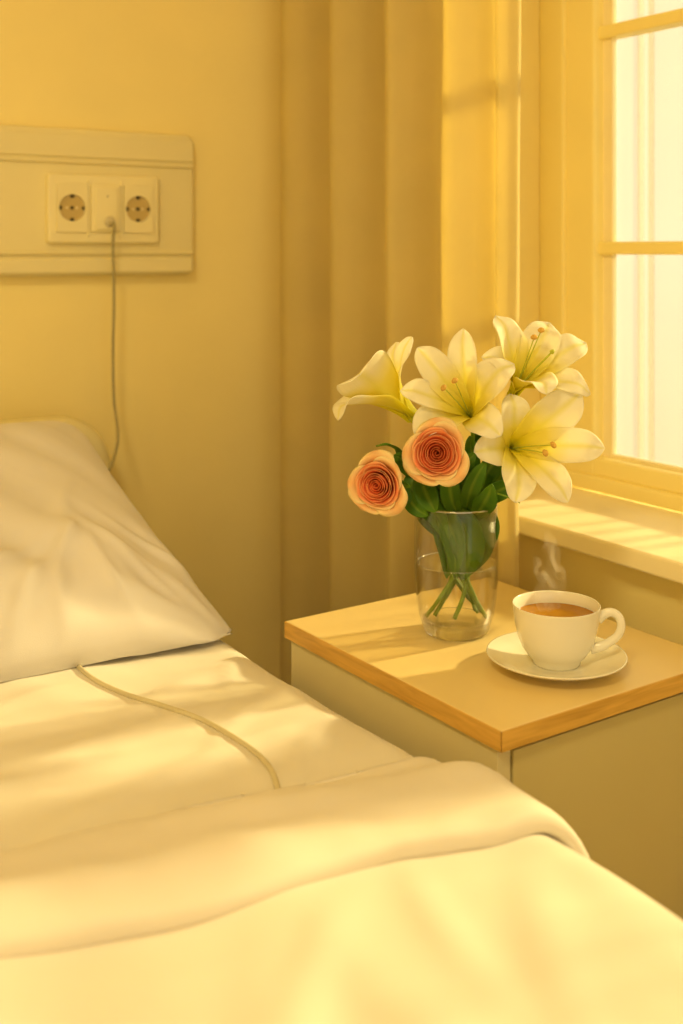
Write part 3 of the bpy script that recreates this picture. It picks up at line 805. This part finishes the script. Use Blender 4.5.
# loose foliage sprigs
def sprig(label, blades, spine):
    root = empty('foliage_sprig', spine[-1]); tag(root, label, 'foliage')
    stem(spine, root, .0020)
    for b in blades: leaf(b[0], b[1], root, *b[2:])
sprig('dark green leafy sprig at the vase rim below the centre lily', [
    ([P(468, 500, 1.33), P(462, 480, 1.31), P(468, 462, 1.30), P(476, 452, 1.30)], .018),
    ([P(466, 512, 1.33), P(470, 492, 1.30), P(478, 474, 1.29), P(486, 462, 1.29)], .020),
    ([P(478, 455, 1.36), P(480, 442, 1.355), P(484, 432, 1.35), P(488, 426, 1.35)], .018),
    ([P(458, 515, 1.33), P(452, 500, 1.31), P(450, 484, 1.30), P(456, 470, 1.30)], .024),
    ([P(474, 520, 1.33), P(482, 506, 1.31), P(488, 496, 1.30), P(492, 484, 1.295)], .026),
    ], [P(478, 450, 1.355), P(474, 485, 1.34), inv(.012, .006, .150), inv(.010, .010, .085), inv(-.006, .012, .045), inv(-.020, .020, BOT)])
sprig('thin leafy sprig trailing over the left rim of the vase', [
    ([P(420, 470, 1.335), P(412, 482, 1.32), P(414, 498, 1.31), P(424, 508, 1.31)], .020),
    ([P(428, 480, 1.33), P(426, 500, 1.31), inv(-.024, -.024, .140), inv(-.012, -.026, .112)], .026),
    ([P(436, 505, 1.32), inv(-.012, -.022, .135), inv(-.004, -.026, .105), inv(-.004, -.022, .070)], .028),
    ([P(446, 510, 1.33), inv(.004, -.020, .130), inv(.012, -.024, .100), inv(.008, -.016, .066)], .040),
    ], [P(428, 462, 1.35), P(430, 490, 1.345), inv(-.018, .010, .150), inv(-.012, .012, .085), inv(.012, .014, .045), inv(.026, .004, BOT)])
tw = tube('twig', [inv(.028, -.012, .140), P(490, 494, 1.31), P(502, 495, 1.29), P(512, 499, 1.285), P(520, 503, 1.28)], lambda t: .0012 - .0005 * t, M['stem'], None, seg=8, n=8)
tag(tw, 'thin bare green twig sticking out right over the vase rim', 'twig')

# ------------------------------------------------------------------ cup, saucer, tea
CX, CY = .862, .903
sau = lathe('saucer', [(0, .0035), (.030, .0035), (.031, .0), (.034, .0), (.036, .0035), (.050, .0062), (.064, .0105), (.0735, .0150), (.0748, .0160), (.0744, .0170), (.0730, .0168), (.060, .0118),
                       (.046, .0080), (.034, .0068), (.031, .0058), (.0, .0058)], (CX, CY, TZ), M['china'], None, 96)
tag(sau, 'white china saucer under the teacup on the cabinet', 'saucer')
cup = empty('teacup', (CX, CY, TZ + .0058)); tag(cup, 'white china teacup of tea standing on its saucer', 'cup')
cpf = [(0, .003), (.0205, .003), (.0215, .0), (.0245, .0), (.0258, .002), (.0265, .0055), (.0310, .0100), (.0368, .0180), (.0412, .0290), (.0442, .0420), (.0458, .0530), (.0466, .0620), (.0469, .0632), (.0464, .0640), (.0455, .0632),
       (.0446, .0530), (.0428, .0420), (.0396, .0290), (.0350, .0185), (.0290, .0110), (.020, .0075), (0, .0068)]
lathe('cup_body', cpf, (CX, CY, TZ + .0058), M['china'], cup, 96)
hd = (R * .97 + F * -.20).normalized()
cb = Vector((CX, CY, TZ + .0058))
hp = [cb + hd * .0435 + Vector((0, 0, .050)), cb + hd * .050 + Vector((0, 0, .0555)), cb + hd * .058 + Vector((0, 0, .0580)), cb + hd * .0655 + Vector((0, 0, .0535)), cb + hd * .0680 + Vector((0, 0, .0440)),
      cb + hd * .0645 + Vector((0, 0, .0340)), cb + hd * .0555 + Vector((0, 0, .0260)), cb + hd * .0470 + Vector((0, 0, .0210)), cb + hd * .0360 + Vector((0, 0, .0180))]
tube('cup_handle', hp, lambda t: .0033 + .0012 * abs(2 * t - 1) ** 3, M['china'], cup, seg=14, n=8, flat=1.35)
tea = lathe('tea', [(0, .0505), (.0432, .0505), (.0436, .0510), (.0434, .0513), (.0426, .0510), (0, .0510)], (CX, CY, TZ + .0058), M['tea'], None, 64)
tag(tea, 'amber brown tea filling the white cup', 'tea')

# ------------------------------------------------------------------ steam
def steam():
    m, nt, out = mat('steam_vapour')
    tc = N(nt, 'TexCoord'); mp = N(nt, 'Mapping'); mp.inputs['Scale'].default_value = (1, 1, .55)
    nt.links.new(tc.outputs['Object'], mp.inputs[0])
    nzz = N(nt, 'TexNoise', Scale=46.0, Detail=3.0, Distortion=1.6); nt.links.new(mp.outputs[0], nzz.inputs['Vector'])
    mr = N(nt, 'MapRange'); mr.inputs['From Min'].default_value = .47; mr.inputs['From Max'].default_value = .68; mr.inputs['To Max'].default_value = 24.0
    nt.links.new(nzz.outputs[0], mr.inputs[0])
    vs = N(nt, 'VolumeScatter', Anisotropy=.0); vs.inputs['Color'].default_value = (1, 1, 1, 1); nt.links.new(mr.outputs[0], vs.inputs['Density'])
    nt.links.new(vs.outputs[0], out.inputs['Volume'])
    top = cb + Vector((0, 0, .0590)) - R * .006
    pts = [top, top + Vector((0, 0, .014)) - R * .004, top + Vector((0, 0, .030)) + R * .002, top + Vector((0, 0, .046)) - R * .004, top + Vector((0, 0, .064)) + R * .001, top + Vector((0, 0, .082)) - R * .004]
    o = tube('steam', pts, lambda t: .017 - .004 * abs(2 * t - 1) - .009 * smooth((t - .7) / .3), m, None, seg=16, n=6)
    tag(o, 'faint wisp of steam rising from the hot tea', 'steam', kind='stuff')
steam()

# ------------------------------------------------------------------ light
w = bpy.data.worlds.new('warm_sky'); scene.world = w; w.use_nodes = True
nt = w.node_tree
for n in list(nt.nodes): nt.nodes.remove(n)
out = nt.nodes.new('ShaderNodeOutputWorld'); bg = nt.nodes.new('ShaderNodeBackground')
tc = N(nt, 'TexCoord'); sp = N(nt, 'SeparateXYZ'); nt.links.new(tc.outputs['Generated'], sp.inputs[0])
cr = N(nt, 'ValToRGB'); e = cr.color_ramp.elements
e[0].position, e[0].color = .30, (.80, .60, .28, 1); e[1].position, e[1].color = .75, (1.0, .86, .58, 1)
q = e.new(.5); q.color = (1, .87, .62, 1)
mr = N(nt, 'MapRange'); mr.inputs['From Min'].default_value = -1; mr.inputs['From Max'].default_value = 1
nt.links.new(sp.outputs[2], mr.inputs[0]); nt.links.new(mr.outputs[0], cr.inputs[0]); nt.links.new(cr.outputs[0], bg.inputs[0])
bg.inputs[1].default_value = .85
nt.links.new(bg.outputs[0], out.inputs[0])
sl = bpy.data.lights.new('sun', 'SUN'); sl.energy = 6.3; sl.color = (1, .80, .38); sl.angle = math.radians(3.5)
so_ = bpy.data.objects.new('sun', sl); COL.objects.link(so_); so_.location = (4, 2, 3)
sd = Vector((-.97, .14, -.42)); so_.rotation_euler = sd.to_track_quat('-Z', 'Y').to_euler()

# fill lamp added out of view behind the viewer to lift the room's shade
lamp = empty('fill_lamp', (-.75, -.2, ZC)); tag(lamp, 'round flat fill lamp added out of view under the ceiling to brighten the room', 'fill lamp')
lathe('fill_housing', [(0, 0), (.26, 0), (.28, -.01), (.28, -.05), (.26, -.06), (.255, -.045), (0, -.045)], (-.75, -.2, ZC), M['frame'], lamp, 48)
ll = bpy.data.lights.new('fill_light', 'AREA'); ll.shape = 'DISK'; ll.size = .48; ll.energy = 23; ll.color = (1, .80, .40)
lo = bpy.data.objects.new('fill_light', ll); COL.objects.link(lo); lo.location = (-.75, -.2, ZC - .07)
# ------------------------------------------------------------------ camera and colour
cam = bpy.data.cameras.new('camera'); co = bpy.data.objects.new('camera', cam); COL.objects.link(co)
co.location = (0, 0, CAMZ); co.rotation_euler = (PI / 2, 0, -math.radians(33))
cam.sensor_width = 36; cam.lens = 36 * FPX / 1024; cam.shift_y = -262 / 1024; cam.clip_start = .02
cam.dof.use_dof = True; cam.dof.focus_distance = 1.27; cam.dof.aperture_fstop = 3.6
scene.camera = co
vs = scene.view_settings; vs.view_transform = 'Standard'; vs.look = 'None'; vs.gamma = 1; vs.exposure = 0.42; vs.use_curve_mapping = False
cy = scene.cycles
cy.use_denoising = True; cy.volume_bounces = 4; cy.max_bounces = 10; cy.transparent_max_bounces = 24; cy.diffuse_bounces = 6; cy.caustics_reflective = False; cy.caustics_refractive = False
cy.sample_clamp_indirect = 6; cy.use_adaptive_sampling = False
try: cy.denoiser = 'OPENIMAGEDENOISE'; cy.denoising_input_passes = 'RGB_ALBEDO_NORMAL'
except Exception: pass
